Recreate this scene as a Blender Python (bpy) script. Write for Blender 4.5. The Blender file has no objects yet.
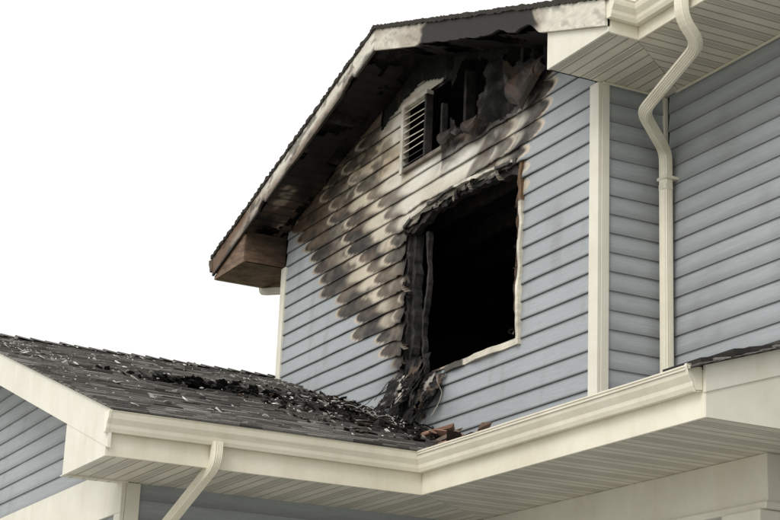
import bpy, math, random
import numpy as np
from mathutils import Vector, Matrix
random.seed(7); RS=np.random.RandomState(7)
ZO=6.2
W=5.2; D=.42; E=.715; P=.3235; ZP=1.3047; ZE=ZP-P*(W/2+E)
XC=-W/2
XA=.844; YA=2.894; YB=.84; ZG=-2.468; SB=-2.727
XR=2.11; D2=.53
scene=bpy.context.scene
scene.view_settings.view_transform='Standard'; scene.view_settings.look='None'; scene.view_settings.exposure=0

# ---------------- noise
def _h(ix,iy,s):
    n=(ix.astype(np.int64)*374761393+iy.astype(np.int64)*668265263+s*974634777)&0x7fffffff
    n=((n^(n>>13))*1274126177)&0x7fffffff
    return ((n^(n>>16))&0xffff)/65535.
def vnoise(x,y,s=0):
    x=np.asarray(x,float);y=np.asarray(y,float)
    ix=np.floor(x);iy=np.floor(y);fx=x-ix;fy=y-iy
    fx=fx*fx*(3-2*fx);fy=fy*fy*(3-2*fy)
    a=_h(ix,iy,s);b=_h(ix+1,iy,s);c=_h(ix,iy+1,s);d=_h(ix+1,iy+1,s)
    return (a*(1-fx)+b*fx)*(1-fy)+(c*(1-fx)+d*fx)*fy
def fbm(x,y,s=0,o=4):
    r=0;a=.5;t=0
    for i in range(o):
        r=r+a*vnoise(x*2**i+i*7.3,y*2**i+i*3.1,s+i);t+=a;a*=.5
    return r/t
def f1(x,y,s): return float(fbm(np.array(float(x)),np.array(float(y)),s))
def ss(a,b,x):
    t=np.clip((x-a)/(b-a),0,1);return t*t*(3-2*t)
def mixc(c,d,m):
    m=np.asarray(m)[...,None];return c*(1-m)+np.asarray(d)*m

# ---------------- materials
def newmat(name):
    m=bpy.data.materials.new(name);m.use_nodes=True
    nt=m.node_tree;b=nt.nodes['Principled BSDF'];return m,nt,b
def N(nt,t,**k):
    n=nt.nodes.new(t)
    for a,v in k.items():
        if a in n.inputs: n.inputs[a].default_value=v
        else: setattr(n,a,v)
    return n
def ramp(nt,stops):
    r=nt.nodes.new('ShaderNodeValToRGB');e=r.color_ramp.elements
    while len(e)<len(stops): e.new(.5)
    for i,(p,c) in enumerate(stops):
        e[i].position=p;e[i].color=(c[0],c[1],c[2],1)
    return r
def attr_mat(name,rough=.6,bscale=(6,6,60),bstr=.15,amp=.12,bdist=.004):
    m,nt,b=newmat(name);L=nt.links
    a=N(nt,'ShaderNodeAttribute');a.attribute_name='Col'
    tc=N(nt,'ShaderNodeTexCoord');mp=N(nt,'ShaderNodeMapping');mp.inputs['Scale'].default_value=bscale
    L.new(tc.outputs['Object'],mp.inputs['Vector'])
    n=N(nt,'ShaderNodeTexNoise',Scale=1.,Detail=6.,Roughness=.65);L.new(mp.outputs[0],n.inputs['Vector'])
    mr=N(nt,'ShaderNodeMapRange');mr.inputs['To Min'].default_value=1-amp;mr.inputs['To Max'].default_value=1+amp
    mr.inputs['From Min'].default_value=.3;mr.inputs['From Max'].default_value=.7
    L.new(n.outputs['Fac'],mr.inputs['Value'])
    vm=N(nt,'ShaderNodeVectorMath',operation='SCALE');L.new(a.outputs['Color'],vm.inputs[0]);L.new(mr.outputs[0],vm.inputs['Scale'])
    L.new(vm.outputs[0],b.inputs['Base Color'])
    bp=N(nt,'ShaderNodeBump',Strength=bstr,Distance=bdist);L.new(n.outputs['Fac'],bp.inputs['Height']);L.new(bp.outputs[0],b.inputs['Normal'])
    b.inputs['Roughness'].default_value=rough;b.inputs['Specular IOR Level'].default_value=.3
    return m
def paint(name,col,rough=.45,dirt=(.5,.45,.35),damt=.25,ds=2.):
    m,nt,b=newmat(name);L=nt.links
    tc=N(nt,'ShaderNodeTexCoord')
    n=N(nt,'ShaderNodeTexNoise',Scale=ds,Detail=7.,Roughness=.7);L.new(tc.outputs['Object'],n.inputs['Vector'])
    dc=tuple(col[i]*(1-damt)+dirt[i]*damt*col[i] for i in range(3))
    r=ramp(nt,[(.38,dc),(.62,col)]);L.new(n.outputs['Fac'],r.inputs[0])
    # very faint vertical run-off streaks
    mp=N(nt,'ShaderNodeMapping');mp.inputs['Scale'].default_value=(9,9,1.2);L.new(tc.outputs['Object'],mp.inputs['Vector'])
    n3=N(nt,'ShaderNodeTexNoise',Scale=1.,Detail=4.);L.new(mp.outputs[0],n3.inputs['Vector'])
    r3=ramp(nt,[(.52,(1,1,1)),(.82,(.93,.91,.87))]);L.new(n3.outputs['Fac'],r3.inputs[0])
    mu=N(nt,'ShaderNodeMix',data_type='RGBA',blend_type='MULTIPLY');mu.inputs[0].default_value=1.
    L.new(r.outputs[0],mu.inputs[6]);L.new(r3.outputs[0],mu.inputs[7]);L.new(mu.outputs[2],b.inputs['Base Color'])
    n2=N(nt,'ShaderNodeTexNoise',Scale=9.,Detail=3.);L.new(tc.outputs['Object'],n2.inputs['Vector'])
    bp=N(nt,'ShaderNodeBump',Strength=.12,Distance=.01);L.new(n2.outputs['Fac'],bp.inputs['Height']);L.new(bp.outputs[0],b.inputs['Normal'])
    b.inputs['Roughness'].default_value=rough;b.inputs['Specular IOR Level'].default_value=.4
    return m
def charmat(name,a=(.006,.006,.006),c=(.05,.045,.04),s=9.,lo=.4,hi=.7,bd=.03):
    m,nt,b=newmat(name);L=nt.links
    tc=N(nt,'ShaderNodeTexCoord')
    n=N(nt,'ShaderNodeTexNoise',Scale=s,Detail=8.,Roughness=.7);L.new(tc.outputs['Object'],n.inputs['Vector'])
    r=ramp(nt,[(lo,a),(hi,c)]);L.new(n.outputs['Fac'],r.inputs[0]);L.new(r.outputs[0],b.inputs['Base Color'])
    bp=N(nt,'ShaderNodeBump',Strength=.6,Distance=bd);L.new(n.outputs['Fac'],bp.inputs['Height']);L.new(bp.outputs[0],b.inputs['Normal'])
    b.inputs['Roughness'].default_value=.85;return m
def soffitmat(name,axis,col):
    m,nt,b=newmat(name);L=nt.links
    tc=N(nt,'ShaderNodeTexCoord');sp=N(nt,'ShaderNodeSeparateXYZ');L.new(tc.outputs['Object'],sp.inputs[0])
    al=sp.outputs[axis]; ac=sp.outputs[1-axis]
    def M(op,a,bv=None):
        n=N(nt,'ShaderNodeMath',operation=op)
        if hasattr(a,'links'): L.new(a,n.inputs[0])
        else: n.inputs[0].default_value=a
        if bv is not None:
            if hasattr(bv,'links'): L.new(bv,n.inputs[1])
            else: n.inputs[1].default_value=bv
        return n.outputs[0]
    fr=M('FRACT',M('DIVIDE',al,.085)); groove=M('LESS_THAN',fr,.15)
    fr2=M('FRACT',M('DIVIDE',al,.255)); vent=M('MULTIPLY',M('GREATER_THAN',fr2,.42),M('LESS_THAN',fr2,.62))
    pf=M('LESS_THAN',M('FRACT',M('DIVIDE',ac,.012)),.5)
    pf2=M('LESS_THAN',M('FRACT',M('DIVIDE',al,.012)),.55)
    hole=M('MULTIPLY',M('MULTIPLY',vent,pf),pf2)
    n=N(nt,'ShaderNodeTexNoise',Scale=2.5,Detail=5.);L.new(tc.outputs['Object'],n.inputs['Vector'])
    r=ramp(nt,[(.35,tuple(c*.84 for c in col)),(.65,col)]);L.new(n.outputs['Fac'],r.inputs[0])
    mx=N(nt,'ShaderNodeMix',data_type='RGBA');L.new(hole,mx.inputs[0]);L.new(r.outputs[0],mx.inputs[6]);mx.inputs[7].default_value=(.08,.07,.06,1)
    mx2=N(nt,'ShaderNodeMix',data_type='RGBA');L.new(M('MULTIPLY',groove,.7),mx2.inputs[0]);L.new(mx.outputs[2],mx2.inputs[6]);mx2.inputs[7].default_value=(.2,.17,.12,1)
    L.new(mx2.outputs[2],b.inputs['Base Color'])
    bp=N(nt,'ShaderNodeBump',Strength=1.,Distance=.012,invert=True);L.new(groove,bp.inputs['Height']);L.new(bp.outputs[0],b.inputs['Normal'])
    b.inputs['Roughness'].default_value=.5;return m
CREAM=(.81,.77,.64)
M_cream=paint('cream_aluminium',CREAM,.35)
M_trim=paint('cream_trim',(.79,.76,.66),.5,damt=.2)
M_sid=attr_mat('lap_siding',.55,(5,5,70),.4,.09)
M_board=attr_mat('rake_board_paint',.6,(9,9,30),.5,.18)
M_shin=attr_mat('asphalt_shingle',.92,(160,160,160),.7,.35,.004)
M_chip=attr_mat('debris',.85,(50,50,50),.5,.25)
M_char=charmat('char')
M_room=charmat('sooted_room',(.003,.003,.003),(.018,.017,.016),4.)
M_sheath=attr_mat('charred_sheathing',.9,(14,14,14),.9,.6,.03)
M_wood=charmat('burnt_wood',(.02,.012,.008),(.13,.07,.035),8.,.35,.75)
M_sofX=soffitmat('vinyl_soffit_x',0,(.72,.68,.57)); M_sofY=soffitmat('vinyl_soffit_y',1,(.72,.68,.57))
M_black=paint('dark_metal',(.03,.03,.03),.5)

# ---------------- mesh helpers
def empty(name,par=None):
    o=bpy.data.objects.new(name,None);scene.collection.objects.link(o)
    if par: o.parent=par
    else: o.location=(0,0,ZO)
    return o
house=empty('burnt_house')
def mesh(name,v,f,mat,cols=None,par=house,smooth=False):
    me=bpy.data.meshes.new(name);me.from_pydata([tuple(map(float,p)) for p in v],[],[tuple(map(int,q)) for q in f]);me.update()
    if cols is not None:
        ca=me.color_attributes.new('Col','FLOAT_COLOR','POINT')
        c=np.ones((len(v),4));c[:,:3]=np.clip(np.asarray(cols),0.002,1);ca.data.foreach_set('color',c.ravel())
    me.materials.append(mat)
    if smooth: me.polygons.foreach_set('use_smooth',[True]*len(me.polygons))
    o=bpy.data.objects.new(name,me);scene.collection.objects.link(o)
    if par: o.parent=par
    return o
BF=[(0,3,2,1),(4,5,6,7),(0,1,5,4),(1,2,6,5),(2,3,7,6),(3,0,4,7)]
def box(name,x0,x1,y0,y1,z0,z1,mat,bev=.003,**k):
    v=[(x0,y0,z0),(x1,y0,z0),(x1,y1,z0),(x0,y1,z0),(x0,y0,z1),(x1,y0,z1),(x1,y1,z1),(x0,y1,z1)]
    o=mesh(name,v,BF,mat,**k)
    if bev:
        b=o.modifiers.new('b','BEVEL');b.width=bev;b.segments=2
    return o
def prism(name,poly,axis,a0,a1,mat,**k):
    n=len(poly)
    def pt(p,a): return {1:(p[0],a,p[1]),0:(a,p[0],p[1]),2:(p[0],p[1],a)}[axis]
    v=[pt(p,a0) for p in poly]+[pt(p,a1) for p in poly]
    f=[tuple(range(n)),tuple(range(2*n-1,n-1,-1))]+[(i,(i+1)%n+0,(i+1)%n+n,i+n) for i in range(n)]
    o=mesh(name,v,f,mat,**k)
    import bmesh
    bm=bmesh.new();bm.from_mesh(o.data);bmesh.ops.recalc_face_normals(bm,faces=bm.faces);bm.to_mesh(o.data);bm.free()
    return o
def tube(name,path,w,d,mat,par=house,corr=True,rad=.03):
    pts=[Vector(p) for p in path];out=[pts[0]]
    for i in range(1,len(pts)-1):
        a,b,c=pts[i-1],pts[i],pts[i+1];r=min(rad,(a-b).length*.45,(c-b).length*.45)
        p0=b+(a-b).normalized()*r;p1=b+(c-b).normalized()*r
        for t in np.linspace(0,1,6): out.append(p0*(1-t)**2+b*2*t*(1-t)+p1*t*t)
    out.append(pts[-1])
    prof=[];n=40
    for i in range(n):
        a=2*math.pi*i/n;c,s=math.cos(a),math.sin(a)
        k=(abs(c)**6+abs(s)**6)**(-1/6.)
        rr=1+(.05*math.cos(a*20) if corr else 0)
        prof.append((c*k*w/2*rr,s*k*d/2*rr))
    v=[];f=[];X=None
    for i,p in enumerate(out):
        T=(out[min(i+1,len(out)-1)]-out[max(i-1,0)]).normalized()
        if X is None:
            X=Vector((1,0,0)) if abs(T.x)<.9 else Vector((0,1,0))
        X=(X-T*X.dot(T)).normalized();Y=T.cross(X)
        for a,b in prof: v.append(p+X*a+Y*b)
    for i in range(len(out)-1):
        for j in range(n):
            f.append((i*n+j,i*n+(j+1)%n,(i+1)*n+(j+1)%n,(i+1)*n+j))
    f.append(tuple(range(n))[::-1]);f.append(tuple((len(out)-1)*n+j for j in range(n)))
    return mesh(name,v,f,mat,par=par,smooth=False)

# ---------------- siding
def siding(name,P0,U,Nn,z0,z1,umin,umax,mask,colfn,du=.02,nv=5,exp=.13,out=.015,inn=.003,par=house,deform=None):
    rows=int(math.ceil((z1-z0)/exp));nu=int(round((umax-umin)/du))
    us=np.linspace(umin,umax,nu+1)
    vs=np.r_[-1,np.linspace(0,1,nv+1)]      # first = lip
    V=[];C=[];F=[];base=0
    P0=np.array(P0,float);U=np.array(U,float);Nn=np.array(Nn,float)
    for k in range(rows):
        uu,vv=np.meshgrid(us,vs)
        lip=vv<0;v=np.where(lip,0,vv)
        z=z0+(k+v)*exp
        off=np.where(lip,inn-.002,out+(inn-out)*v)
        off=off+ .0025*(fbm(uu*1.3,z*0+k*3.7,91)-.5)*(1-v)*2
        zz=z+ .003*(fbm(uu*.8,z*0+k*5.1,33)-.5)*(v<.5)
        if deform is not None:
            dz,do=deform(uu,z,np.full(uu.shape,k),v);zz=zz+dz;off=off+do
        pts=P0+uu[...,None]*U+off[...,None]*Nn;pts[...,2]+=zz
        c=colfn(uu,z,np.full(uu.shape,k),v)
        V.append(pts.reshape(-1,3));C.append(c.reshape(-1,3))
        uc=(us[:-1]+us[1:])/2
        for r in range(len(vs)-1):
            zc=z0+(k+ (vs[r+1]+max(vs[r],0))/2)*exp
            ok=mask(uc,np.full(uc.shape,zc),k)
            b=base+r*(nu+1)
            for j in np.nonzero(ok)[0]:
                F.append((b+j,b+j+1,b+nu+2+j,b+nu+1+j))
        base+=len(vs)*(nu+1)
    return mesh(name,np.vstack(V),F,M_sid,cols=np.vstack(C),par=par)
BLUE=np.array([.362,.386,.402])
def cleancol(seed):
    def f(u,z,k,v):
        c=np.ones(u.shape+(3,))*BLUE
        kk=1+.07*(_h(k,k*0,seed)-.5)
        n=.91+.18*fbm(u*1.5,z*1.5,seed+2)
        c=c*(kk*n)[...,None]
        c=mixc(c,(.22,.22,.21),.3*ss(.60,.8,fbm(u*6,z*2,seed+5)))
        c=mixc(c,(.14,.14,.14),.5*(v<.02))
        return c
    return f
WX0,WX1,WZ0,WZ1=-2.70,-1.00,-1.54,-.25
def topz(x): return -.27+.06*np.sin(np.clip((x-WX0)/(WX1-WX0),0,1)*math.pi)+.05*(fbm(x*4,x*0,7)-.5)-.05*ss(-2.45,-2.7,x)
def in_win(x,z):
    xl=WX0+.09*(fbm(z*4,z*0,5)-.5)+.03*(fbm(z*20,z*0,15)-.5)
    xr=WX1+.05*(fbm(z*6,z*0,16)-.5)
    return (x>xl)&(x<xr)&(z>WZ0)&(z<topz(x)+.02*(fbm(x*15,x*0,6)-.5))
def burn_bottom(x): return np.interp(x,[-2.14,-1.9,-1.2,-.95,-.6,-.5],[.22,.25,.18,.22,.38,2.])
def burnt_out(x,z,k):
    e=burn_bottom(x)+.07*(fbm(x*7,k*np.ones_like(x)*1.7,11)-.5)*2
    top=(z>ZP-.2-P*np.abs(x-XC)-.10-.14*fbm(x*4,x*0,18))&(x>-3.3)&(x<-2.1)
    return ((x>-2.15)&(x<-.5)&(z>e))|top
def vent(x,z): return (x>-2.84)&(x<-2.13)&(z>.22)&(z<.80)
def gmask(x,z,k):
    zt=ZP-.2-P*np.abs(x-XC)+.06
    m=(z<zt)&~in_win(x,z)&~burnt_out(x,z,k)&~vent(x,z)
    m&=~((x>-2.84)&(x<-2.22)&(z>-1.82+.3*fbm(x*5,z*5,3))&(z<-1.5))
    return m
def gdeform(x,z,k,v):
    dh=np.where((x>WX0-.2)&(x<WX1+.1),np.abs(z-topz(x)),9)
    dl=np.where((z>-1.75)&(z<-.1),np.abs(x-WX0),9)
    d=np.minimum(dh*1.1,dl)
    a=np.exp(-(d/.15)**2)
    w=fbm(x*5,z*5,301)-.5;w2=fbm(x*11,k*2.3+v,303)-.5
    dz=a*(-.025+.07*w)*(1-.5*v)
    do=a*(.014+.07*np.abs(w)+.05*w2)*(1-v*.6)
    b=ss(.2,.0,burn_bottom(x)-z)*(x>-2.2)*(x<-.45)
    do=do+b*.07*np.abs(w2)*(1-v);dz=dz+b*.05*w
    pl=ss(-4.6,-3.8,x)*ss(-.6,-1.0,x)*ss(-1.6,-1.2,z)
    do=do+pl*.014*(fbm(x*3.,k*4.1+v*.3,305)-.4)*(1-v);dz=dz+pl*.020*(fbm(x*2.,k*3.3,306)-.5)*(v<.5)
    return dz,np.maximum(do,-.002)
def gcol(x,z,k,v):
    c=cleancol(3)(x,z,k,v)
    r1=_h(k,k*0+1,21);r2=_h(k,k*0+2,22);r3=_h(k,k*0+3,23)
    zb=z-v*.13+.065
    xL=-5.0+(.12-zb)/.76; xL=np.where(zb>.12,-5.05-(zb-.12)*.3,xL)
    xL=np.where(zb<-1.35,-3.05+(-1.35-zb)*.8,xL)
    par=(2*v-1.15)**2
    t=x-(xL+(r1-.5)*.36)-.17*par+.04*(fbm(x*6,z*9,48)-.5)
    xR=np.interp(zb,[-1.7,-1.2,-.6,-.3,0,.3,.5],[-2.3,-1.03,-.99,-.88,-.66,-.55,-.5])
    tr=(xR+(r2-.5)*.18)-x-.12*par
    n1=fbm(x*2.2,z*6,40);n2=fbm(x*6,z*14,41);n3=fbm(x*1.1,z*2.0,42);n4=fbm(x*14,z*30,43)
    inside=ss(0,.02,t)*ss(0,.02,tr)*(z>-1.9)*np.where((z<WZ0-.02)&(x>-2.25),0,1)
    bl=np.ones(x.shape+(3,))*np.array([.56,.50,.39])
    bl=mixc(bl,(.70,.67,.59),ss(-3.5,-2.6,x)*ss(-.6,.1,z))
    bl=mixc(bl,(.36,.27,.17),.75*ss(.45,.7,n1)*(1-.6*ss(-3.0,-2.3,x)))
    dk=.94*ss(-3.4,-4.3,x)*ss(.26,.46,n3+.12+.12*(n2-.5))
    dk=np.maximum(dk,.88*ss(.46,.59,n2*.5+n1*.5)*ss(-2.8,-3.5,x))
    zr=ZP-.2-P*np.abs(x-XC)-z
    dk=np.maximum(dk,.95*ss(.46,.06,zr+ .3*(n1-.5))*ss(-2.9,-3.6,x))
    dk=np.maximum(dk,.9*ss(.24,.10,zr+ .2*(n1-.5))*(x<-2.))
    dk=np.maximum(dk,.9*ss(.55,.05,(WX0-x)+.5*(n1-.5)+.2*(n2-.5))*(x<WX0+.05)*ss(-.1,-.5,z))
    st=fbm((x-.9*z)*5,(z+.4*x)*1.4,55)
    dk=np.maximum(dk,.90*ss(.48,.62,st)*ss(-2.5,-1.8,x)*ss(-.35,0,z))
    be=burn_bottom(x)-z
    dk=np.maximum(dk,.97*ss(.24,.04,be+.18*(n2-.5))*(x>-2.2)*(x<-.5))
    dk=np.maximum(dk,.9*ss(.16,0,np.abs(x+2.1)-.03)*ss(.05,.25,z))
    def tong(tt,L,a,amp):
        return amp*ss(.035,.08,tt)*(1-ss(L,L+a,tt))
    T1=tong(t,.26+.30*r2,.20,1.)
    t2=t-.66-.28*r3; T2=tong(t2,.20+.26*r1,.2,.97)
    t3=t-1.22-.3*r1; T3=tong(t3,.16+.25*r3,.25,.85)*(z<.45)
    R1=tong(tr,.12+.18*r1,.16,.95)*(z>-.35)
    tr2=tr-.38-.14*r3; R2=tong(tr2,.12+.16*r2,.15,.88)*(z>-.2)
    pale=np.maximum(ss(0,.02,t)*(1-ss(.03,.09,t)),ss(0,.02,t2)*(1-ss(.03,.1,t2)))
    pale=np.maximum(pale,ss(0,.02,t3)*(1-ss(.03,.1,t3)))
    pale=np.maximum(pale,ss(0,.02,tr)*(1-ss(.05,.12,tr))*(z>-.3))
    pale=np.maximum(pale,ss(0,.02,tr2)*(1-ss(.05,.12,tr2))*(z>-.2))
    bl=mixc(bl,(.62,.53,.42),pale*.95)
    tg=np.maximum.reduce([T1,T2,T3,R1,R2])*(.86+.5*(n2-.3))
    tg=np.clip(tg,0,.97)
    brown=np.ones(x.shape+(3,))*np.array([.085,.054,.034]);brown=mixc(brown,(.018,.015,.013),ss(.36,.56,n1))
    dk=np.clip(dk*(1-.6*pale),0,.97)
    mx=np.clip(np.maximum(tg,dk)+.25*(n4-.5)*ss(.1,.4,np.maximum(tg,dk)),0,1)
    cc=bl*(1-mx[...,None])+brown*mx[...,None]
    c=c*(1-inside[...,None])+cc*inside[...,None]
    dw=np.maximum(np.maximum(WX0-x,x-WX1),np.maximum(WZ0-z,z-topz(x)))
    wsoot=ss(.13,.0,dw+.1*(n2-.5))*np.where(x>WX1,.25,.95)*np.where((z<WZ0)&(x>-2.1),.2,1)*np.where((z>topz(x)+.02)&(x<-1.3),.6,1)
    wsoot=np.maximum(wsoot,.95*ss(.60,.1,np.hypot((x+2.6)*1.0,(z+1.62))+.3*(n1-.5)))
    c=mixc(c,(.018,.015,.013),wsoot*.95)
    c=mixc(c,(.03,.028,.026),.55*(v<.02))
    return c
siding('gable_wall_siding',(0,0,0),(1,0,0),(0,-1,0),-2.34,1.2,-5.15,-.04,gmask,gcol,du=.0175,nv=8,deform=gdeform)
def sheathing():
    xs=np.arange(-5.18,-.02+.001,.022);zs=np.arange(-2.4,1.2,.022)
    X,Z=np.meshgrid(xs,zs);r=fbm(X*5,Z*5,70)
    Y=.014+.06*ss(.45,.7,r)*((X>-2.2)&(Z>.1))
    g=fbm(X*3.5+2,Z*3.5,72);g2=fbm(X*14,Z*14,73)
    zr=ZP-.2-P*np.abs(X-XC)-Z
    m=ss(.46,.66,g)*ss(.0,.25,zr)*ss(.30,.7,g2)*ss(-.6,-.95,X)
    C=np.ones(X.shape+(3,))*.007
    C=mixc(C,(.15,.142,.13),m)
    C=mixc(C,(.09,.055,.03),.4*ss(.62,.75,fbm(X*6,Z*2,74))*(1-m))
    V=np.stack([X,Y,Z],-1).reshape(-1,3);F=[];n=len(xs)
    hole=fbm(X*2.6,Z*2.6,75);h2=fbm(X*9,Z*9,76)
    for i in range(len(zs)-1):
        for j in range(n-1):
            x=xs[j]+.011;z=zs[i]+.011
            if (WX0-.05<x<WX1+.03 and WZ0<z<0 and in_win(np.array(x),np.array(z))) or z>ZP-.12-P*abs(x-XC): continue
            if -2.84<x<-2.13 and .22<z<.80: continue
            if -2.12<x<-.8 and z>.3 and hole[i,j]>.54: continue
            if ((x+1.90)/.28)**2+((z-.60)/.30)**2<1+1.6*(h2[i,j]-.5): continue
            F.append((i*n+j,i*n+j+1,(i+1)*n+j+1,(i+1)*n+j))
    mesh('charred_sheathing',V,F,M_sheath,cols=C.reshape(-1,3),smooth=True)
sheathing()
box('corner_board_front',-.085,.022,-.027,-.001,-2.32,.0,M_trim)
box('corner_board_side',.0,.026,.0,.06,-2.32,.0,M_trim)
box('corner_board_west_front',-5.225,-5.13,-.027,-.001,-2.3,.0,M_trim)
box('corner_board_west_side',-5.226,-5.20,.0,.09,-6.0,.0,M_trim)
box('inner_corner_post',.0,.03,D2-.03,D2,-2.1,-.002,M_trim)
allm=lambda u,z,k:np.ones(u.shape,bool)
siding('wing_side_siding',(0,.06,0),(0,1,0),(1,0,0),-2.34,.04,0,D2-.06,allm,cleancol(13),du=.06,nv=2)
siding('main_front_siding',(.03,D2,0),(1,0,0),(0,-1,0),-2.34,.04,.02,8.0,allm,cleancol(17),du=.1,nv=2)
box('wing_west_wall',-5.2,-5.1,.02,7,-6.2,.1,M_trim,0)
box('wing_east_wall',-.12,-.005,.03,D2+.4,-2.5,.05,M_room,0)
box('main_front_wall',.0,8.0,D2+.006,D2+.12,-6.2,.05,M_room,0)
box('main_east_wall',7.9,8.0,D2+.13,8,-6.2,.05,M_trim,0)
box('rear_wall',-5.2,8.0,8.0,8.1,-6.2,.05,M_trim,0)
def room(x0,x1,y0,y1,z0,z1):
    v=[(x0,y0,z0),(x1,y0,z0),(x1,y1,z0),(x0,y1,z0),(x0,y0,z1),(x1,y0,z1),(x1,y1,z1),(x0,y1,z1)]
    f=[(0,1,2,3),(4,7,6,5),(1,5,6,2),(2,6,7,3),(3,7,4,0)]
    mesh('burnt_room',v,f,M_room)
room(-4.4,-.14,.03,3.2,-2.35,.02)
for i,xx in enumerate([-4.0,-3.6,-3.2,-2.74,-2.3]):
    box('stud_%d'%i,xx,xx+.05,2.6,2.7,-2.3,0,M_char,0)
for i in range(6): box('ceiling_joist_%d'%i,-4.3,-.2,.35+i*.45,.39+i*.45,-.16,.0,M_char,0)
M_cg=charmat('char_grey',(.008,.008,.008),(.06,.056,.052),12.)
def ragged(name,pts,w,y0,y1,mat,seed,amp=.5,n=50,col=None):
    pts=np.array(pts,float);d=np.r_[0,np.cumsum(np.hypot(*np.diff(pts,axis=0).T))]
    s=np.linspace(0,d[-1],n);x=np.interp(s,d,pts[:,0]);z=np.interp(s,d,pts[:,1])
    tx=np.gradient(x);tz=np.gradient(z);l=np.hypot(tx,tz);nx,nz=-tz/l,tx/l
    wa=w/2*(1+amp*2*(fbm(s*12,s*0,seed)-.5)*2);wb=w/2*(1+amp*2*(fbm(s*12,s*0,seed+50)-.5)*2)
    yo=.03*(fbm(s*6,s*0,seed+9)-.5)
    V=[];F=[];C=[]
    for i in range(n):
        a=(x[i]+nx[i]*wa[i],z[i]+nz[i]*wa[i]);b=(x[i]-nx[i]*wb[i],z[i]-nz[i]*wb[i])
        V+=[(a[0],y0+yo[i],a[1]),(b[0],y0+yo[i],b[1]),(b[0],y1,b[1]),(a[0],y1,a[1])]
        if col is not None: C+=[col(x[i],z[i],s[i])]*4
    for i in range(n-1):
        for j in range(4): F.append((i*4+j,i*4+(j+1)%4,(i+1)*4+(j+1)%4,(i+1)*4+j))
    F+=[(0,1,2,3),tuple(4*(n-1)+j for j in (3,2,1,0))]
    return mesh(name,V,F,mat,cols=C if col is not None else None)
ragged('jamb_left',[(-2.74,-.22),(-2.73,-1.0),(-2.75,-1.6)],.07,.0,.11,M_char,400,.35)
ragged('jamb_left_inner',[(-2.68,-.34),(-2.66,-.9),(-2.69,-1.5)],.05,.03,.10,M_cg,410,.6)
ragged('jamb_right',[(-.97,-.22),(-.965,-.9),(-.97,-1.58)],.05,.012,.12,M_wood,420,.25)
ragged('sill_rough',[(-2.75,-1.575),(-.98,-1.575)],.05,.012,.12,M_char,430,.3)
ragged('sash_remnant',[(-2.50,-.36),(-2.48,-.8),(-2.53,-1.2),(-2.47,-1.56)],.030,.05,.09,M_char,440,.7)
ragged('charred_liner',[(-1.0,-.3),(-1.02,-.6),(-1.0,-.9),(-1.03,-1.2),(-1.0,-1.5)],.04,-.012,.03,M_wood,450,.8)
ragged('charred_liner_head',[(-2.68,-.33),(-2.3,-.25),(-1.85,-.235),(-1.4,-.25),(-1.02,-.3)],.05,-.01,.05,M_char,460,.8)
ragged('window_head_trim',[(-2.72,-.285),(-2.6,-.235),(-2.35,-.195),(-2.0,-.175),(-1.7,-.18),(-1.35,-.215),(-1.0,-.245)],.020,-.05,-.025,M_board,470,.7,n=90,
   col=lambda x,z,s:np.array([.60,.56,.48])*(1 if f1(s*5,0,62)>.45 else .10)*(.7+.5*f1(s*20,0,63)))
ragged('window_right_trim',[(-.968,-.22),(-.962,-.6),(-.97,-1.2),(-.968,-1.6)],.036,-.034,.0,M_board,480,.16,n=80,
   col=lambda x,z,s:np.array([.70,.65,.54])*(.62+.6*f1(s*9,1,64)) if z<-.70+.2*f1(z*9,0,65) else np.array([.13,.075,.04]))
ragged('window_sill_trim',[(-2.02,-1.575),(-1.5,-1.57),(-.995,-1.575)],.045,-.03,.0,M_board,490,.08,
   col=lambda x,z,s:np.array([.70,.65,.54])*(.12 if x<-1.85+.2*f1(x*9,0,67) else .68+.5*f1(s*7,0,66)))
def tatters():
    R=random.Random(11);V=[];F=[];C=[]
    for i in range(44):
        if i<26: x=R.uniform(-2.7,-1.05);z=float(topz(np.array(x)))+.01;L=R.uniform(.03,.12);w=R.uniform(.02,.09);dx=0
        elif i<38: x=-2.70;z=R.uniform(-1.5,-.4);L=R.uniform(.03,.09);w=R.uniform(.03,.07);dx=.05
        else: x=-1.0;z=R.uniform(-1.5,-.4);L=R.uniform(.03,.07);w=R.uniform(.02,.04);dx=-.03
        b=len(V);n=6;g=R.choice([(.02,.018,.015),(.02,.018,.015),(.05,.04,.03),(.2,.17,.14),(.10,.07,.05)])
        cur=R.uniform(-.03,.05)
        for k in range(n):
            t=k/(n-1);ww=w*(1-t*.8)/2
            V+=[(x-ww+dx*t,-.02-cur*math.sin(t*2.5),z-L*t),(x+ww+dx*t*1.5,-.025-cur*math.sin(t*3+.5),z-L*t*.9)];C+=[g,g]
        for k in range(n-1):F.append((b+2*k,b+2*k+1,b+2*k+3,b+2*k+2))
    mesh('melted_siding_tatters',V,F,M_chip,cols=C)
tatters()
vent_e=empty('gable_vent',house)
tcol=paint('vent_paint',(.58,.55,.48),.5,damt=.6,ds=6.)
box('frame_left',-2.86,-2.815,-.045,.02,.20,.80,tcol,par=vent_e)
box('frame_top',-2.815,-2.42,-.045,.02,.765,.80,tcol,par=vent_e)
box('frame_bottom',-2.815,-2.15,-.043,.02,.20,.235,paint('vent_sooty',(.2,.17,.14),.6,damt=.8,ds=8.),par=vent_e)
box('frame_mid',-2.45,-2.42,-.045,.02,.235,.765,M_char,par=vent_e)
box('frame_right',-2.20,-2.17,-.03,.02,.235,.60,M_char,par=vent_e)
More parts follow.
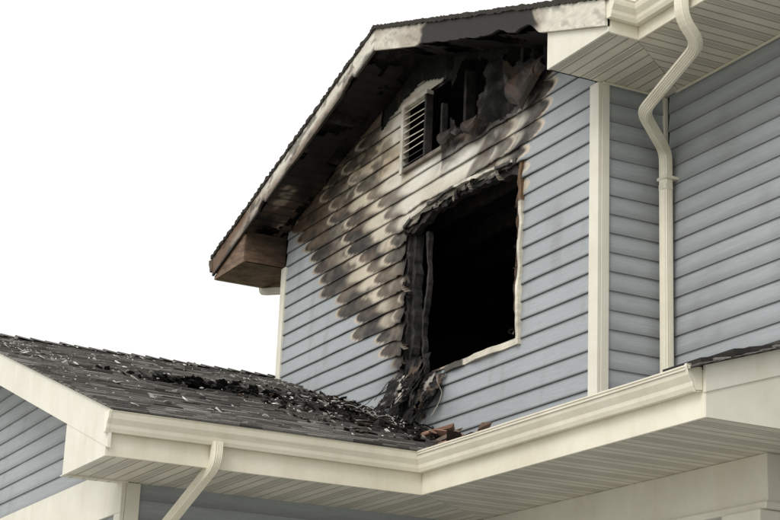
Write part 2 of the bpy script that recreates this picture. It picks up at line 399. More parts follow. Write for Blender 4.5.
for i in range(9):
    z=.255+i*.058;dr=.03*random.random()*(i%3==1)
    mesh('louver_%d'%i,[(-2.815,-.035,z),(-2.45,-.035,z-dr),(-2.45,.02,z+.045-dr),(-2.815,.02,z+.045),(-2.815,-.035,z+.008),(-2.45,-.035,z+.008-dr),(-2.45,.02,z+.053-dr),(-2.815,.02,z+.053)],BF,tcol if i>1 else M_char,par=vent_e)
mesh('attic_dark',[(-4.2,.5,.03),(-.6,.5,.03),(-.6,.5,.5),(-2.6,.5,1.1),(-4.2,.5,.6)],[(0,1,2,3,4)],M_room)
for i,xx in enumerate((-2.05,-1.62,-1.2)): box('attic_stud_%d'%i,xx,xx+.04,.09,.17,.1,.85,M_char,0)

# ---------------- upper roof
def rz(x): return ZP-P*abs(x-XC)
def slab(name,x0,x1,y0,y1,th,mat,n=1,top=0.):
    prism(name,[(x0,rz(x0)-top),(x1,rz(x1)-top),(x1,rz(x1)-top-th),(x0,rz(x0)-top-th)],1,y0,y1,mat)
slab('roof_deck_left',-5.915,XC,-D+.02,7.5,.03,M_char,top=.022)
slab('roof_deck_right',XC,.70,-D+.02,7.5,.03,M_char,top=.022)
def shingles(name,origin,cdir,sdir,nrm,clen,slen,colfn,exp=.125,tab=.16,th=.012,mask=None,seed=0,rag=.012,hfn=None):
    origin,cdir,sdir,nrm=[np.array(a,float) for a in (origin,cdir,sdir,nrm)]
    R=np.random.RandomState(seed);V=[];F=[];C=[]
    rows=int(math.ceil(slen/exp))
    for k in range(rows):
        s0=k*exp;s1=min(s0+exp+.03,slen)
        u=-R.rand()*tab
        while u<clen:
            w=tab*(.5+R.rand()*.9);u0=max(u,0);u1=min(u+w-.004,clen);u+=w
            if u1-u0<.01: continue
            if mask is not None and not mask((u0+u1)/2,(s0+s1)/2): continue
            t=th*(.6+.8*R.rand());sb=s0-R.rand()*rag*(k>0)
            lift=t+ (R.rand()<.06)*.02*R.rand()
            hb=0
            if hfn is not None:
                hb,ex=hfn((u0+u1)/2,s0,R);lift+=ex
            q=[(u0,sb,lift+hb),(u1,sb,lift*(.8+.4*R.rand())+hb),(u1,s1,.003+hb),(u0,s1,.003+hb)]
            b=len(V)
            for a in q: V.append(origin+cdir*a[0]+sdir*a[1]+nrm*a[2])
            for a in q[:2]: V.append(origin+cdir*a[0]+sdir*a[1]-nrm*(.002-hb))
            F+=[(b,b+1,b+2,b+3),(b+4,b+5,b+1,b),(b+4,b,b+3),(b+5,b+2,b+1)]
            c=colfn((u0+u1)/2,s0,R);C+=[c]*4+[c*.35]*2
    return mesh(name,V,F,M_shin,cols=C)
sq=math.hypot(1,P)
def shcol(u,s,R):
    a=.085+.075*R.rand();c=np.array([a,a*.95,a*.88])
    if R.rand()<.12:c=c*.5
    return c
up=lambda sx:np.array([sx,0,P])/sq
shingles('roof_shingles_left',(-5.95,-D-.02,rz(-5.95)),(0,1,0),up(1),np.array([-P,0,1])/sq,7.5,3.35*sq,lambda u,s,R:shcol(u,s,R)*.7,seed=1)
shingles('roof_shingles_right',(.75,-D-.02,rz(.75)),(0,1,0),up(-1),np.array([P,0,1])/sq,7.5,3.35*sq,lambda u,s,R:shcol(u,s,R)*.7,seed=2)
def rake_edge(name,x0,x1,seed):
    R=np.random.RandomState(seed);V=[];F=[];n=160
    for i in range(n):
        x=x0+(x1-x0)*i/(n-1);j=.016*R.rand();z=rz(x)
        V+=[(x,-D-.028-j,z+.012+.010*R.rand()),(x,-D-.028-j,z-.012-.014*R.rand()),(x,-D+.05,z-.012),(x,-D+.05,z+.012)]
    for i in range(n-1):
        for j in range(4): F.append((i*4+j,i*4+(j+1)%4,(i+1)*4+(j+1)%4,(i+1)*4+j))
    mesh(name,V,F,M_shin,cols=[(.04,.035,.03)]*len(V))
rake_edge('rake_shingle_edge_left',-5.95,XC,3);rake_edge('rake_shingle_edge_right',XC,.75,4)
def board(name,x0,x1,y0,y1,h,colf,n=140,m=8,top=.014,bite=None):
    V=[];C=[];F=[]
    xs=np.linspace(x0,x1,n)
    for i,x in enumerate(xs):
        bt=bite(x) if bite else 0
        for j in range(m+1):
            z=rz(x)-top-(h-bt)*j/m
            V.append((x,y0,z));C.append(colf(x,j/m))
    for i in range(n-1):
        for j in range(m): a=i*(m+1)+j;F.append((a,a+m+1,a+m+2,a+1))
    o=mesh(name,V,F,M_board,cols=C)
    s=o.modifiers.new('s','SOLIDIFY');s.thickness=abs(y1-y0);s.offset=-1
    return o
def fcol(x,v):
    n=f1(x*3.,v*1.2,80);n2=f1(x*8.,v*4.,81);n3=f1(x*1.4,v*.6,82)
    c=np.array([.68,.64,.55]);ch=np.array([.018,.015,.012]);br=np.array([.15,.088,.05])
    L=1. if x<XC else 0.
    b=float(ss(-4.5,-5.3,x))*.95*(.5+n)
    b=max(b,L*.85*float(ss(.44,.58,n3+.15*(n2-.5)))*float(ss(-3.3,-4.2,x)))
    b=max(b,L*float(ss(.30,.85,v+.5*(n-.5)))*.8*float(ss(-2.8,-3.2,x)))
    # scorched to char at mid right-hand slope, browning at the margins
    e=float(ss(-2.05,-1.55,x+.5*(n-.5)+.2*(v-.5)))*float(ss(.05,-.25,x+.2*(n2-.5)))
    d=float(ss(.35,.75,e+.3*(n2-.5))) if e>0 else 0.
    b=max(b,e)
    if L==0: b=max(b,.5*float(ss(.5,.64,n3))*float(ss(-1.2,-1.8,x)))
    d=max(d,L*.9*float(ss(.74,.96,v+.35*(n2-.5))))
    d=max(d,L*float(ss(.54,.66,n2))*.7)
    d=max(d,.35*float(ss(.55,.68,n2)))
    c=c*(1-min(b,1))+br*min(b,1);c=c*(1-min(d,1))+ch*min(d,1);return c*(.82+.36*n2)
board('rake_board_left',-5.915,XC-.002,-D,-D+.022,.185,fcol,n=260,m=10,bite=lambda x:.05*float(ss(.55,.8,f1(x*5,0,14)))*(x>-5))
board('rake_board_right',XC+.002,.715,-D,-D+.022,.185,fcol,n=260,m=10,bite=lambda x:(.05*float(ss(.40,.75,f1(x*2.3,0,15)))+.03*f1(x*13,0,17))*float(ss(-1.9,-1.7,x))*float(ss(-.05,-.2,x)))
def rsoffit(name,x0,x1,colf,holef):
    xs=np.linspace(x0,x1,150);ys=np.linspace(-D+.022,-.001,12);V=[];C=[];F=[]
    for x in xs:
        for y in ys: V.append((x,y,rz(x)-.175+.012*f1(x*6,y*9,12)));C.append(colf(x,y))
    for i in range(len(xs)-1):
        for j in range(11):
            if holef(xs[i],ys[j]): continue
            a=i*12+j;F.append((a,a+1,a+13,a+12))
    mesh(name,V,F,M_board,cols=C)
def scol(x,y):
    n=f1(x*4,y*7.,90);n2=f1(x*9,y*3,93);c=np.array([.008,.007,.006])
    b=.6*float(ss(-4.0,-5.0,x))*float(ss(.38,.62,n+.08));c=c*(1-b)+np.array([.11,.065,.04])*b
    t=.7*float(ss(.62,.68,n))*float(ss(-3.6,-4.0,x)); c=c*(1-t)+np.array([.34,.29,.22])*t
    if (x*9)%1<.12: c=c*.3
    return c*(.7+.6*n2)
rsoffit('rake_soffit_left',-5.9,XC,scol,lambda x,y:f1(x*2.5,y*4,95)>.60)
rsoffit('rake_soffit_right',XC,.0,lambda x,y:scol(x,y)*.8,lambda x,y:f1(x*2.5,y*4,96)>.52)
for i in range(12):
    x=-5.6+i*.5
    if abs(x-XC)<.05: x+=.1
    prism('lookout_%d'%i,[(x,rz(x)-.055),(x+.04,rz(x+.04)-.055),(x+.04,rz(x+.04)-.145),(x,rz(x)-.145)],1,-D+.03,-.003,M_char)
def zb(x): return rz(x)-.199
brownbox=attr_mat('stained_board',.7,(7,7,28),.6,.6)
def chop(name,x0,x1,mat,col=None):
    prism(name,[(x0,0),(x1,0),(x1,zb(x1) if zb(x1)>0.002 else .002),(x0,zb(x0) if zb(x0)>.002 else .002)],1,-D+.004,-D+.02,mat,cols=[col]*8 if col is not None else None)
chop('eave_box_east',.0,.715,M_trim)
chop('eave_box_west',-5.915,-5.2,brownbox,(.17,.11,.072))
mesh('eave_box_return',[(-5.2,-D+.02,0),(-5.2,-.0,0),(-5.2,-.0,zb(-5.2)+.03),(-5.2,-D+.02,zb(-5.2)+.03)],[(0,1,2,3)],brownbox,cols=[(.14,.088,.055),(.08,.05,.033),(.02,.015,.012),(.06,.04,.025)])
box('eave_box_east_return',-.002,.012,-D+.02,-.002,0,rz(0)-.19,M_char,0)
def sheet(name,poly,z,mat,cols=None,th=.008):
    return prism(name,poly,2,z,z+th,mat,cols=cols)
sheet('soffit_wing_east',[(0,-D+.021),(.70,-D+.021),(.70,-.192),(.16,D2-.0),(0,D2)],0,M_sofY)
sheet('soffit_main',[(.70,-.188),(8.2,-.188),(8.2,D2+.004),(.162,D2+.004)],.0006,M_sofX)
sheet('soffit_wing_west',[(-5.90,-D+.021),(-5.2,-D+.021),(-5.2,7),(-5.90,7)],0,brownbox,cols=[(.22,.155,.10),(.12,.08,.05),(.4,.33,.26),(.5,.45,.36)]*2)
box('soffit_channel_main',.16,8.0,D2-.035,D2-.018,-.014,-.001,M_cream,.002)
box('soffit_channel_wing',.028,.045,.0,D2-.04,-.014,-.001,M_cream,.002)
box('fascia_wing_east',.70,.715,-D+.022,-.19,-.004,.212,M_cream)
box('fascia_main',.70,8.2,-.19,-.175,-.005,.213,M_cream)
box('fascia_wing_west',-5.915,-5.90,-D+.022,7,-.004,.212,M_trim)
def mainroof():
    z0=.235;y0=-.21
    prism('main_roof',[(y0,z0),(4.4,z0+P*4.61),(9,z0),(9,z0-.03),(4.4,z0+P*4.61-.03),(y0,z0-.03)],0,.75,8.4,M_char)
    shingles('main_roof_shingles',(.78,y0-.02,z0+.002),(1,0,0),np.array([0,1,P])/sq,np.array([0,-P,1])/sq,7.6,4.6*sq,shcol,seed=8)
mainroof()
KP=[(0.002,0),(0.002,-.118),(.045,-.122),(.056,-.10),(.060,-.078),(.082,-.045),(.088,-.022),(.088,-.006),(.094,-.004),(.094,.004),(.078,.004),(.078,-.02),(.05,-.08),(.042,-.112),(.008,-.112),(.008,0)]
def gutter(name,path,outs,z,mat,par=house,wob=0):
    n=len(KP);V=[];F=[]
    P2=[];O2=[]
    for i in range(len(path)-1):
        m=max(1,int(math.hypot(path[i+1][0]-path[i][0],path[i+1][1]-path[i][1])/.25)) 
        for j in range(m):
            t=j/m
            P2.append([path[i][q]*(1-t)+path[i+1][q]*t for q in (0,1)])
            if j==0:O2.append(outs[i])
            else:
                dx=path[i+1][0]-path[i][0]; 
                O2.append((0,-1) if abs(dx)>1e-6 else (outs[i][0] if outs[i][0] else outs[i+1][0],0))
    P2.append(path[-1]);O2.append(outs[-1])
    for q,(p,o) in enumerate(zip(P2,O2)):
        dz=wob*(f1(p[0]*1.1+3,p[1]*1.1,501)-.5)
        for a,b in KP: V.append((p[0]+o[0]*a,p[1]+o[1]*a,z+b+dz))
    for i in range(len(P2)-1):
        for j in range(n): F.append((i*n+j,i*n+(j+1)%n,(i+1)*n+(j+1)%n,(i+1)*n+j))
    for i in (0,len(P2)-1):
        b=i*n;F.append(tuple(b+j for j in (0,1,2,3,4,5,6,7,8,9)))
    return mesh(name,V,F,mat)
gutter('upper_gutter',[(.715,-D-.01),(.715,-.19),(8.2,-.19)],[(1,0),(1,-1),(0,-1)],.2,M_cream,wob=.004)
gutter('west_gutter',[(-5.915,-D-.03),(-5.915,7)],[(-1,0),(-1,0)],.2,charmat('scorched_gutter',(.02,.015,.012),(.2,.15,.1),5.))
FX=-XA-.094;FY=-YB+.094
gutter('lower_gutter',[(FX,-YA-.02),(FX,FY),(XR-.03,FY)],[(1,0),(1,-1),(0,-1)],ZG,M_cream,wob=.008)
box('fascia_a',FX-.018,FX,-YA+.02,FY+.018,SB,ZG-.01,M_cream)
box('fascia_b',FX+.002,XR-.02,FY,FY+.018,SB-.001,ZG-.011,M_cream)
def band(name,axis,c0,c1):
    V=[];F=[]
    pr=[(.002,-.1245),(.046,-.1285),(.0605,-.101),(.0645,-.079),(.0865,-.046),(.0925,-.022),(.0985,-.006),(.0985,.008),(.07,.008)]
    for c in (c0,c1):
        for a,b in pr: V.append((FX+a,c,ZG+b) if axis==1 else (c,FY-a,ZG+b))
    n=len(pr)
    for j in range(n-1):F.append((j,j+1,n+j+1,n+j))
    o=mesh(name,V,F,M_cream);s=o.modifiers.new('s','SOLIDIFY');s.thickness=.002;s.offset=0
band('gutter_end_band',1,-YA-.022,-YA-.004);band('gutter_end_band_east',0,XR-.048,XR-.029)
ds=empty('upper_downspout',house)
tube('pipe',[(1.25,-.25,.11),(1.25,-.25,-.08),(1.22,-.10,-.20),(.36,.09,-.31),(.10,.455,-.43),(.10,.455,-.60),(.10,.455,-2.12)],.075,.065,M_cream,par=ds,rad=.09)
tube('pipe_joint_collar',[(.10,.455,-.66),(.10,.455,-.70)],.081,.071,M_cream,par=ds,corr=False)
for i,z in enumerate((-.62,-2.0)): box('strap_%d'%i,.05,.155,.418,.53,z-.010,z+.010,M_cream,par=ds)
dl=empty('lower_downspout',house)
tube('pipe',[(-.885,-2.2,-2.57),(-.885,-2.2,-2.70),(-1.76,-2.30,-3.15),(-1.79,-2.30,-3.35),(-1.79,-2.30,-6.1)],.08,.06,M_cream,par=dl,rad=.08)
dw=empty('west_downspout',house)
tube('pipe',[(-5.96,.1,.08),(-5.96,.1,-.02),(-5.28,.14,-.16),(-5.27,.14,-.3),(-5.27,.14,-5.9)],.065,.06,M_trim,par=dw,rad=.07)

# ---------------- lower roof A
def ra(x): return ZG+.018+P*(-XA-x)
XRID=-XA-4.48
ZRID=ra(XRID)
prism('lower_roof_deck',[(-XA-.02,ra(-XA-.02)-.05),(XRID,ZRID-.05),(2*XRID+XA,ra(-XA)-.05),(2*XRID+XA,ra(-XA)-.08),(XRID,ZRID-.08),(-XA-.02,ra(-XA-.02)-.08)],1,-YA+.01,-.03,M_char)
prism('lower_roof_deck_west',[(-5.3,ra(-5.3)-.012),(XRID,ZRID-.012),(2*XRID+XA,ra(-XA)-.012),(2*XRID+XA,ra(-XA)-.05),(XRID,ZRID-.05),(-5.3,ra(-5.3)-.05)],1,-.028,3,M_char)
def dmg(x,y):
    a=((y+1.30)/.65)**2+((x+3.30)/.42)**2
    b=((y+.35)/.45)**2+((x+2.6)/1.0)**2
    return max(math.exp(-a*1.2),math.exp(-b*1.2))
def rcol(u,s,R):
    a=.14+.12*R.rand();c=np.array([a*1.03,a*.97,a*.90])
    n=f1(u*1.3,s*1.3,120)
    c=c*(.65+.7*n)
    if R.rand()<.14:c=c*.45
    return c
def rcolA(u,s,R):
    c=rcol(u,s,R);y=-YA+u;x=-XA-s/sq
    c=c*(1-.85*dmg(x,y))
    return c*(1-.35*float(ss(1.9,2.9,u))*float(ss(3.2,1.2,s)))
def hfn(u,s,R):
    y=-YA+u;x=-XA-s/sq;d=dmg(x,y)
    return -.035*d,(.05*R.rand()*d if R.rand()<.5 else 0)
R_=np.random.RandomState(44)
def vmask(u,s):
    y=-YA+u;x=-XA-s/sq
    if R_.rand()<.5*max(0,dmg(x,y)-.35): return False
    return not (y>-YB and (-XA-x)<(y+YB)-.05)
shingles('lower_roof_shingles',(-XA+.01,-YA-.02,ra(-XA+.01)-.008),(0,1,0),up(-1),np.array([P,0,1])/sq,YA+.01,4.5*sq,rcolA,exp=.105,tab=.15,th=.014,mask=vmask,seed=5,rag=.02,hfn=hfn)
shingles('lower_roof_shingles_west',(2*XRID+XA,-YA-.02,ra(-XA)-.008),(0,1,0),up(1),np.array([-P,0,1])/sq,YA+3,4.5*sq,shcol,seed=6)
def caps():
    V=[];F=[];C=[];y=-YA-.02;R=np.random.RandomState(4)
    while y<-.05:
        y1=y+.17;h=.018+.01*R.rand();b=len(V)
        V+=[(XRID-.12,y,ZRID-.12*P+h),(XRID,y,ZRID+h+.006),(XRID+.12,y,ZRID-.12*P+h),(XRID-.12,y1,ZRID-.12*P+.008),(XRID,y1,ZRID+.012),(XRID+.12,y1,ZRID-.12*P+.008)]
        F+=[(b,b+1,b+4,b+3),(b+1,b+2,b+5,b+4),(b,b+1,b+2)]
        c=shcol(0,0,R);C+=[c]*6;y+=.13
    mesh('ridge_caps',V,F,M_shin,cols=C)
caps()
def rb(y): return ZG-.012+P*(y+YB)
VB=[(-XA,-YB),(XR+.03,-YB),(XR+.03,D2),(.0,D2),(.0,-.001),(-XA-YB,-.001)]
mesh('lower_roof_b_deck',[(x,y,rb(y)-.01) for x,y in VB],[tuple(range(6))],M_char)
shingles('lower_roof_b_shingles',(-XA-YB,-YB+.02,rb(-YB+.02)-.006),(1,0,0),np.array([0,1,P])/sq,np.array([0,-P,1])/sq,XR+.05+XA+YB,(YB+D2)*sq,rcol,exp=.105,tab=.15,th=.010,
   mask=lambda u,s:((-XA-YB+u)>-XA-(s/sq)-.02) and not((-XA-YB+u)<0 and s/sq>YB),seed=9,rag=.02)
def rakeb_edge():
    R=np.random.RandomState(12);V=[];F=[];C=[];y=-YB+.04;
    while y<D2:
        L=.10+.03*R.rand();b=len(V);o=.02+.012*R.rand();t=.018+.014*R.rand();d=.004*R.rand()
        for yy,tt in ((y,t),(y+L,t*.5)):
            for xx in (XR-.30,XR+o):
                for zz in (-.006,tt): V.append((xx,yy,rb(yy)+.008+zz+d))
        F+=[(b,b+2,b+3,b+1),(b+4,b+5,b+7,b+6),(b,b+4,b+6,b+2),(b+1,b+3,b+7,b+5),(b+2,b+6,b+7,b+3),(b,b+1,b+5,b+4)]
        a=.03+.05*R.rand();C+=[(a,a*.93,a*.85)]*8;y+=L-.012
    mesh('lower_roof_b_rake_shingles',V,F,M_shin,cols=C)
rakeb_edge()
prism('rake_b_board',[(FY-.004,rb(FY)-.004),(D2-.002,rb(D2)-.004),(D2-.002,rb(D2)-.15),(FY-.004,rb(FY)-.15)],0,XR-.02,XR,M_trim)
prism('rake_b_panel',[(FY+.001,rb(FY)-.145),(D2-.002,rb(D2)-.145),(D2-.002,SB),(FY+.001,SB)],0,XR-.018,XR-.008,M_trim)
sheet('soffit_b',[(FX-.01,FY+.01),(XR-.019,FY+.01),(XR-.019,D2),(FX-1.0,D2)],SB+.012,M_sofX)
sheet('soffit_a',[(FX-.017,-YA+.03),(FX-.017,FY+.0),(FX-.017,FY+.01),(FX-1.0,D2-.0),(FX-1.0,-YA+.03)],SB+.0127,M_sofY)
AL=2*XRID+XA
prism('rake_a_board_east',[(-XA-.05,ra(-XA-.05)-.016),(XRID,ZRID-.016),(XRID,ZRID-.25),(-XA-.05,ra(-XA-.05)-.25)],1,-YA,-YA+.02,M_trim)
prism('rake_a_board_west',[(AL+.05,ra(-XA-.05)-.016),(XRID-.001,ZRID-.016),(XRID-.001,ZRID-.25),(AL+.05,ra(-XA-.05)-.25)],1,-YA,-YA+.02,M_trim)
xq=-1.80
prism('rake_a_box',[(FX,SB-.001),(FX,ra(FX)-.24),(xq,ra(xq)-.24),(xq,SB-.001)],1,-YA+.004,-YA+.024,M_trim)
box('rake_a_box_return',xq,xq+.012,-YA+.024,-2.45,SB,ra(xq)-.2,M_trim,0)
prism('rake_a_soffit',[(xq,ra(xq)-.235),(XRID,ZRID-.235),(XRID,ZRID-.243),(xq,ra(xq)-.243)],1,-YA+.02,-2.452,M_sofX)
prism('rake_a_soffit_west',[(AL+.9,ra(xq)-.235),(XRID,ZRID-.236),(XRID,ZRID-.244),(AL+.9,ra(xq)-.243)],1,-YA+.02,-2.452,M_sofX)
AX=-1.85;AY=-2.45
siding('front_gable_siding',(0,AY,0),(1,0,0),(0,-1,0),-2.6,-1.2,-8.6,AX-.0,lambda x,z,k:(z<np.where(x>XRID,ra(x),ZRID-P*(XRID-x))-.2),cleancol(31),du=.05,nv=3)
box('frieze_board',-8.6,AX+.03,AY-.03,AY,SB-.19,-2.6,M_trim)
siding('front_lower_siding',(0,AY,0),(1,0,0),(0,-1,0),-6.2,SB-.19,-8.6,AX-.10,lambda x,z,k:z<SB-.15,cleancol(32),du=.3,nv=2)
siding('lower_side_siding',(AX,0,0),(0,1,0),(1,0,0),-6.2,SB+.02,AY+.1,D2,lambda x,z,k:z<SB+.05,cleancol(33),du=.3,nv=2)
box('front_wall_core',-8.6,AX-.004,AY+.006,AY+.1,-6.2,-2.7,M_trim,0)
prism('front_gable_core',[(AX,SB),(AX,ra(AX)-.2),(XRID,ZRID-.2),(-8.6,ra(-XA)-.15),(-8.6,SB)],1,AY+.006,AY+.05,M_trim)
box('side_wall_core',AX-.1,AX-.004,AY+.11,7.9,-6.2,-2.6,M_trim,0)
box('lower_corner_board_front',AX-.10,AX+.026,AY-.028,AY,-6.2,SB-.19,M_trim)
box('lower_corner_board_side',AX,AX+.026,AY+.002,AY+.10,-6.2,SB+.01,M_trim)
box('lower_west_wall',-8.7,-8.6,AY,3,-6.2,-2.6,M_trim,0)
box('porch_beam',AX+.03,1.52,.10,.32,SB-.26,SB+.012,M_trim,.006)
box('porch_beam_cap',AX+.03,1.54,.075,.345,SB-.30,SB-.26,M_trim,.006)
box('porch_column',1.22,1.46,.10,.32,-6.2,SB-.30,M_trim,.006)
box('porch_column_capital',1.17,1.51,.05,.37,SB-.42,SB-.30,M_trim,.01)
siding('porch_wall_siding',(0,D2,0),(1,0,0),(0,-1,0),-6.2,SB,AX,8,lambda x,z,k:z<SB+.2,cleancol(35),du=.3,nv=2)
box('porch_window_frame',1.62,2.7,D2-.05,D2-.018,-4.4,SB-.06,M_black,.004)

# ---------------- debris
def chips(name,items,mat=M_chip,par=None):
    V=[];F=[];C=[]
    for (p,L,w,h,rot,col) in items:
        b=len(V)
        m=Matrix.Rotation(rot[2],3,'Z')@Matrix.Rotation(rot[1],3,'Y')@Matrix.Rotation(rot[0],3,'X')
        for q in [(-1,-1,-1),(1,-1,-1),(1,1,-1),(-1,1,-1),(-1,-1,1),(1,-1,1),(1,1,1),(-1,1,1)]:
            j=lambda:.55+.9*random.random()
            v=m@Vector((q[0]*L/2*j(),q[1]*w/2*j(),q[2]*h/2*j()))
            V.append(Vector(p)+v);C.append(col)
        F+=[tuple(b+i for i in f) for f in BF]
    o=mesh(name,V,F,mat,cols=C,par=par)
    if par is None: o.location=(0,0,ZO)
    return o
R=random
tilt=-math.atan(P)
items=[]
for i in range(1750):
    y=-2.85+2.8*R.random();x=-5.25+4.2*R.random()
    d=.08+.92*float(ss(.46,.66,f1(x*2.2,y*2.2,200)))
    d*=.2+.8*float(ss(-1.8,-3.6,x))
    if R.random()>d or (y>-YB and -XA-x<y+YB): continue
    s=.004+.034*R.random()**4+.005*R.random()
    g=R.choice([.8,.7,.6,.45,.3]);items.append(((x,y,ra(x)+.012+.003*R.random()),s*R.uniform(1,1.7),s,.004,(R.uniform(-.4,.4),-tilt+R.uniform(-.4,.4),R.uniform(0,3)),(g,g*.98,g*.94)))
for i in range(620):
    y=-.02-1.3*R.random()**2.2;x=-4.2+2.9*R.random()**.8
    if (y>-YB and -XA-x<y+YB-.05): x=-XA-(y+YB)-.1*R.random()
    s=.008+.034*R.random()**2
    g=R.choice([(.012,.011,.01)]*5+[(.02,.018,.015),(.05,.04,.03),(.03,.03,.03),(.4,.38,.35),(.08,.05,.03)])
    items.append(((x,y,ra(x)+.006+.025*R.random()*math.exp(y*3)),s*R.uniform(1,2.4),s,R.uniform(.004,.010),(R.uniform(-.4,.4),-tilt+R.uniform(-.35,.35),R.uniform(0,3)),g))
for i in range(110):
    y=R.gauss(-1.4,.30);x=R.gauss(-3.3,.11);s=.02+.04*R.random()
    items.append(((x,y,ra(x)+.005+.015*R.random()),s*2,s,.010,(R.uniform(-.3,.3),-tilt+R.uniform(-.3,.3),R.uniform(0,3)),(.008,.008,.008)))
for i in range(12):
    x=R.uniform(-1.75,-.95);y=R.uniform(-.35,-.08) if x<-1.2 else R.uniform(-.5,-.3)
    z=max(ra(x),rb(y))+.05
    items.append(((x,y,z),R.uniform(.12,.28),R.uniform(.05,.1),.02,(R.uniform(-.4,.4),R.uniform(-.4,.4),R.uniform(0,3)),R.choice([(.30,.18,.13),(.36,.26,.2),(.05,.035,.025),(.42,.34,.27)])))
chips('roof_debris',items)
def drape():
    V=[];F=[];C=[];R=random.Random(5)
    def sheetd(x0,x1,z0,L,out,seed,base):
        nu,nvv=34,30;b=len(V)
        for j in range(nvv):
            t=j/(nvv-1)
            for i in range(nu):
                u=i/(nu-1)
                w=f1(u*5,t*3,seed)-.5;w2=f1(u*13,t*9,seed+3)-.5
                x=x0+(x1-x0)*(.5+(u-.5)*(1-.35*t))+.16*w*t+.12*t*math.sin(seed)
                y=-.03-out*(t**1.3)-.16*w*t-.05*w2*(.3+t)
                z=z0-L*t*(1-.25*(f1(u*4,0,seed+8)-.5))+.05*w2*t
                zz=ra(x)+.012+.03*abs(w2)
                if z<zz: y-=(zz-z)*.7;z=zz
                V.append((x,min(y,-.022),z))
                q=f1(u*6,t*6,seed+20);q2=f1(u*3,t*2,seed+30)
                c=np.array([.011,.010,.010])
                c=c+(np.array(base)-c)*float(ss(.48,.62,q))*float(ss(.35,.55,q2))
                C.append(c)
        for j in range(nvv-1):
            for i in range(nu-1):
                u=i/(nu-1);t=j/(nvv-1)
                if f1(u*7,t*4,seed+40)>.68-.20*t: continue
                a=b+j*nu+i;F.append((a,a+1,a+nu+1,a+nu))
    sheetd(-2.92,-2.36,-1.50,.42,.20,601,(.42,.39,.34))
    sheetd(-2.78,-2.12,-1.56,.50,.13,640,(.34,.31,.28))
    sheetd(-2.60,-2.22,-1.40,.34,.10,690,(.10,.07,.05))
    sheetd(-3.05,-2.70,-1.62,.22,.22,720,(.36,.34,.31))
    sheetd(-2.35,-1.98,-1.60,.26,.10,760,(.14,.10,.07))
    def rib(path,wv,w,col):
        b=len(V);n=len(path)
        for i,p in enumerate(path):
            a=wv[i];o=Vector((math.cos(a),math.sin(a)*.5,math.sin(a)*.8))*w/2*(1-.5*i/n)
            V.append(tuple(p-o));V.append(tuple(p+o*R.uniform(.7,1.2)));C.extend([np.array(col)]*2)
        for i in range(n-1):F.append((b+2*i,b+2*i+1,b+2*i+3,b+2*i+2))
    for i in range(16):
        x=R.uniform(-2.9,-2.0);z=R.uniform(-1.75,-1.48);y=.03
        p=[];wv=[];a=R.uniform(-.8,.8);vx=R.uniform(-.014,.018);vy=R.uniform(.006,.022)
        for s in range(R.randint(10,18)):
            p.append(Vector((x,-y,z)));wv.append(a);a+=R.uniform(-.35,.35)
            vx+=R.uniform(-.012,.012);x+=vx;y+=vy;z-=R.uniform(.012,.034)
            zz=ra(x)+.015
            if z<zz: z=zz+R.uniform(0,.015);y+=.012
        rib(p,wv,R.choice([.008,.012,.03]),R.choice([(.010,.010,.009)]*3+[(.05,.045,.04),(.25,.23,.2)]))
    for i in range(14):
        x=R.uniform(-3.3,-1.9);y=R.uniform(.02,.25);p=[];wv=[];a=0;th=R.uniform(0,6.28)
        for s in range(14):
            p.append(Vector((x,-y,ra(x)+.03+.015*math.sin(s*.8))));wv.append(a);a+=R.uniform(-.3,.3)
            th+=R.uniform(-.35,.35);x+=math.cos(th)*.03;y=max(.02,y+math.sin(th)*.03)
        rib(p,wv,R.choice([.006,.012,.02]),R.choice([(.012,.011,.01),(.35,.33,.3),(.5,.48,.44),(.05,.04,.03)]))
    o=mesh('hanging_melted_siding',V,F,M_chip,cols=C,par=None);o.location=(0,0,ZO)
    s=o.modifiers.new('s','SOLIDIFY');s.thickness=.004
drape()
def flaps():
    V=[];F=[];C=[]
    for (xa,xb,za,h,sd,al) in [(-1.10,-.66,.42,.28,7,.6),(-1.75,-1.45,.30,.12,17,.3),(-2.12,-1.86,.33,.13,27,.2),(-.86,-.56,.44,.16,37,.4)]:
        n=12;b=len(V)
        for i in range(n):
            t=i/(n-1)
            for j in range(6):
                s=j/5
                x=xa+(xb-xa)*t+.02*math.sin(t*9+s*4);z=za-.05*t-(h*(1-abs(t-.45)*1.3)+.05*f1(t*6,0,sd))*s;y=-.035-.06*math.sin(s*2.4)-.05*t*(1-s)
                V.append((x,y,z));q=f1(x*9,z*9,sd+1);C.append(np.array([.02,.015,.012])*(1-q)+np.array([.14,.085,.055])*q*al*(1.2 if q>.5 else .3))
        for i in range(n-1):
            for j in range(5): a=b+i*6+j;F.append((a,a+6,a+7,a+1))
    o=mesh('burnt_siding_flaps',V,F,M_board,cols=C);s=o.modifiers.new('s','SOLIDIFY');s.thickness=.008
flaps()

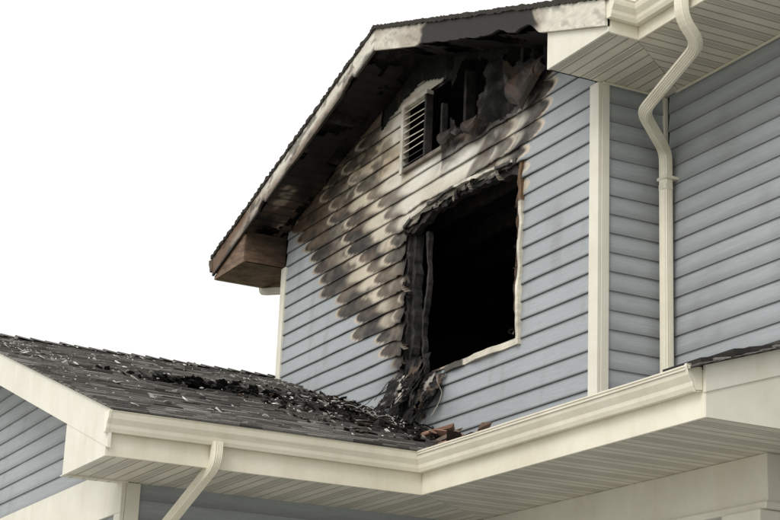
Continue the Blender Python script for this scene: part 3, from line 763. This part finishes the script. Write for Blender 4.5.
# ---------------- ground
def ground():
    m,nt,b=newmat('lawn');L=nt.links
    tc=N(nt,'ShaderNodeTexCoord');n=N(nt,'ShaderNodeTexNoise',Scale=.8,Detail=8.);L.new(tc.outputs['Object'],n.inputs['Vector'])
    r=ramp(nt,[(.35,(.045,.07,.025)),(.65,(.10,.12,.05))]);L.new(n.outputs['Fac'],r.inputs[0]);L.new(r.outputs[0],b.inputs['Base Color']);b.inputs['Roughness'].default_value=.95
    s=400
    mesh('ground',[(-s,-s,0),(s,-s,0),(s,s,0),(-s,s,0)],[(0,1,2,3)],m,par=None)
    m2=charmat('concrete',(.36,.35,.33),(.5,.49,.46),1.5,.3,.7,.003)
    mesh('driveway',[(-8.5,-30,.004),(14,-30,.004),(14,.1,.004),(-8.5,.1,.004)],[(0,1,2,3)],m2,par=None)
ground()

# ---------------- light
w=bpy.data.worlds.new('World');scene.world=w;w.use_nodes=True;nt=w.node_tree;L=nt.links
bg=nt.nodes['Background']
el=math.radians(42)
sky=N(nt,'ShaderNodeTexSky');sky.sky_type='NISHITA';sky.sun_disc=False;sky.sun_elevation=el;sky.dust_density=4.
sd=Vector((.45,-.8,0)).normalized()*math.cos(el)+Vector((0,0,math.sin(el)))
sky.sun_rotation=math.atan2(sd.x,sd.y)
hs=N(nt,'ShaderNodeHueSaturation');hs.inputs['Saturation'].default_value=.1
L.new(sky.outputs[0],hs.inputs['Color'])
mx=N(nt,'ShaderNodeMix',data_type='RGBA');mx.inputs[0].default_value=.75;L.new(hs.outputs[0],mx.inputs[6]);mx.inputs[7].default_value=(10.6,10.55,10.4,1)
L.new(mx.outputs[2],bg.inputs['Color']);bg.inputs['Strength'].default_value=.128
sl=bpy.data.lights.new('sun','SUN');sl.energy=1.25;sl.angle=math.radians(30);sl.color=(1,.97,.92)
so=bpy.data.objects.new('sun',sl);scene.collection.objects.link(so);so.rotation_euler=(-sd).to_track_quat('-Z','Y').to_euler()

# ---------------- camera
f,yaw,pit,rol=1766.4888,1.1103,.2970,.0421
Fw=Vector((-math.sin(yaw)*math.cos(pit),math.cos(yaw)*math.cos(pit),math.sin(pit)))
Rt=Vector((math.cos(yaw),math.sin(yaw),0));U=Rt.cross(Fw)
R2=Rt*math.cos(rol)+U*math.sin(rol);U2=U*math.cos(rol)-Rt*math.sin(rol)
cam=bpy.data.cameras.new('camera');co=bpy.data.objects.new('camera',cam);scene.collection.objects.link(co)
mt=Matrix((R2,U2,-Fw)).transposed().to_4x4();mt.translation=Vector((9.1678,-6.0564,-4.6334+ZO));co.matrix_world=mt
cam.lens=f/780*36;cam.sensor_width=36;cam.clip_end=2000;cam.clip_start=.1
scene.camera=co
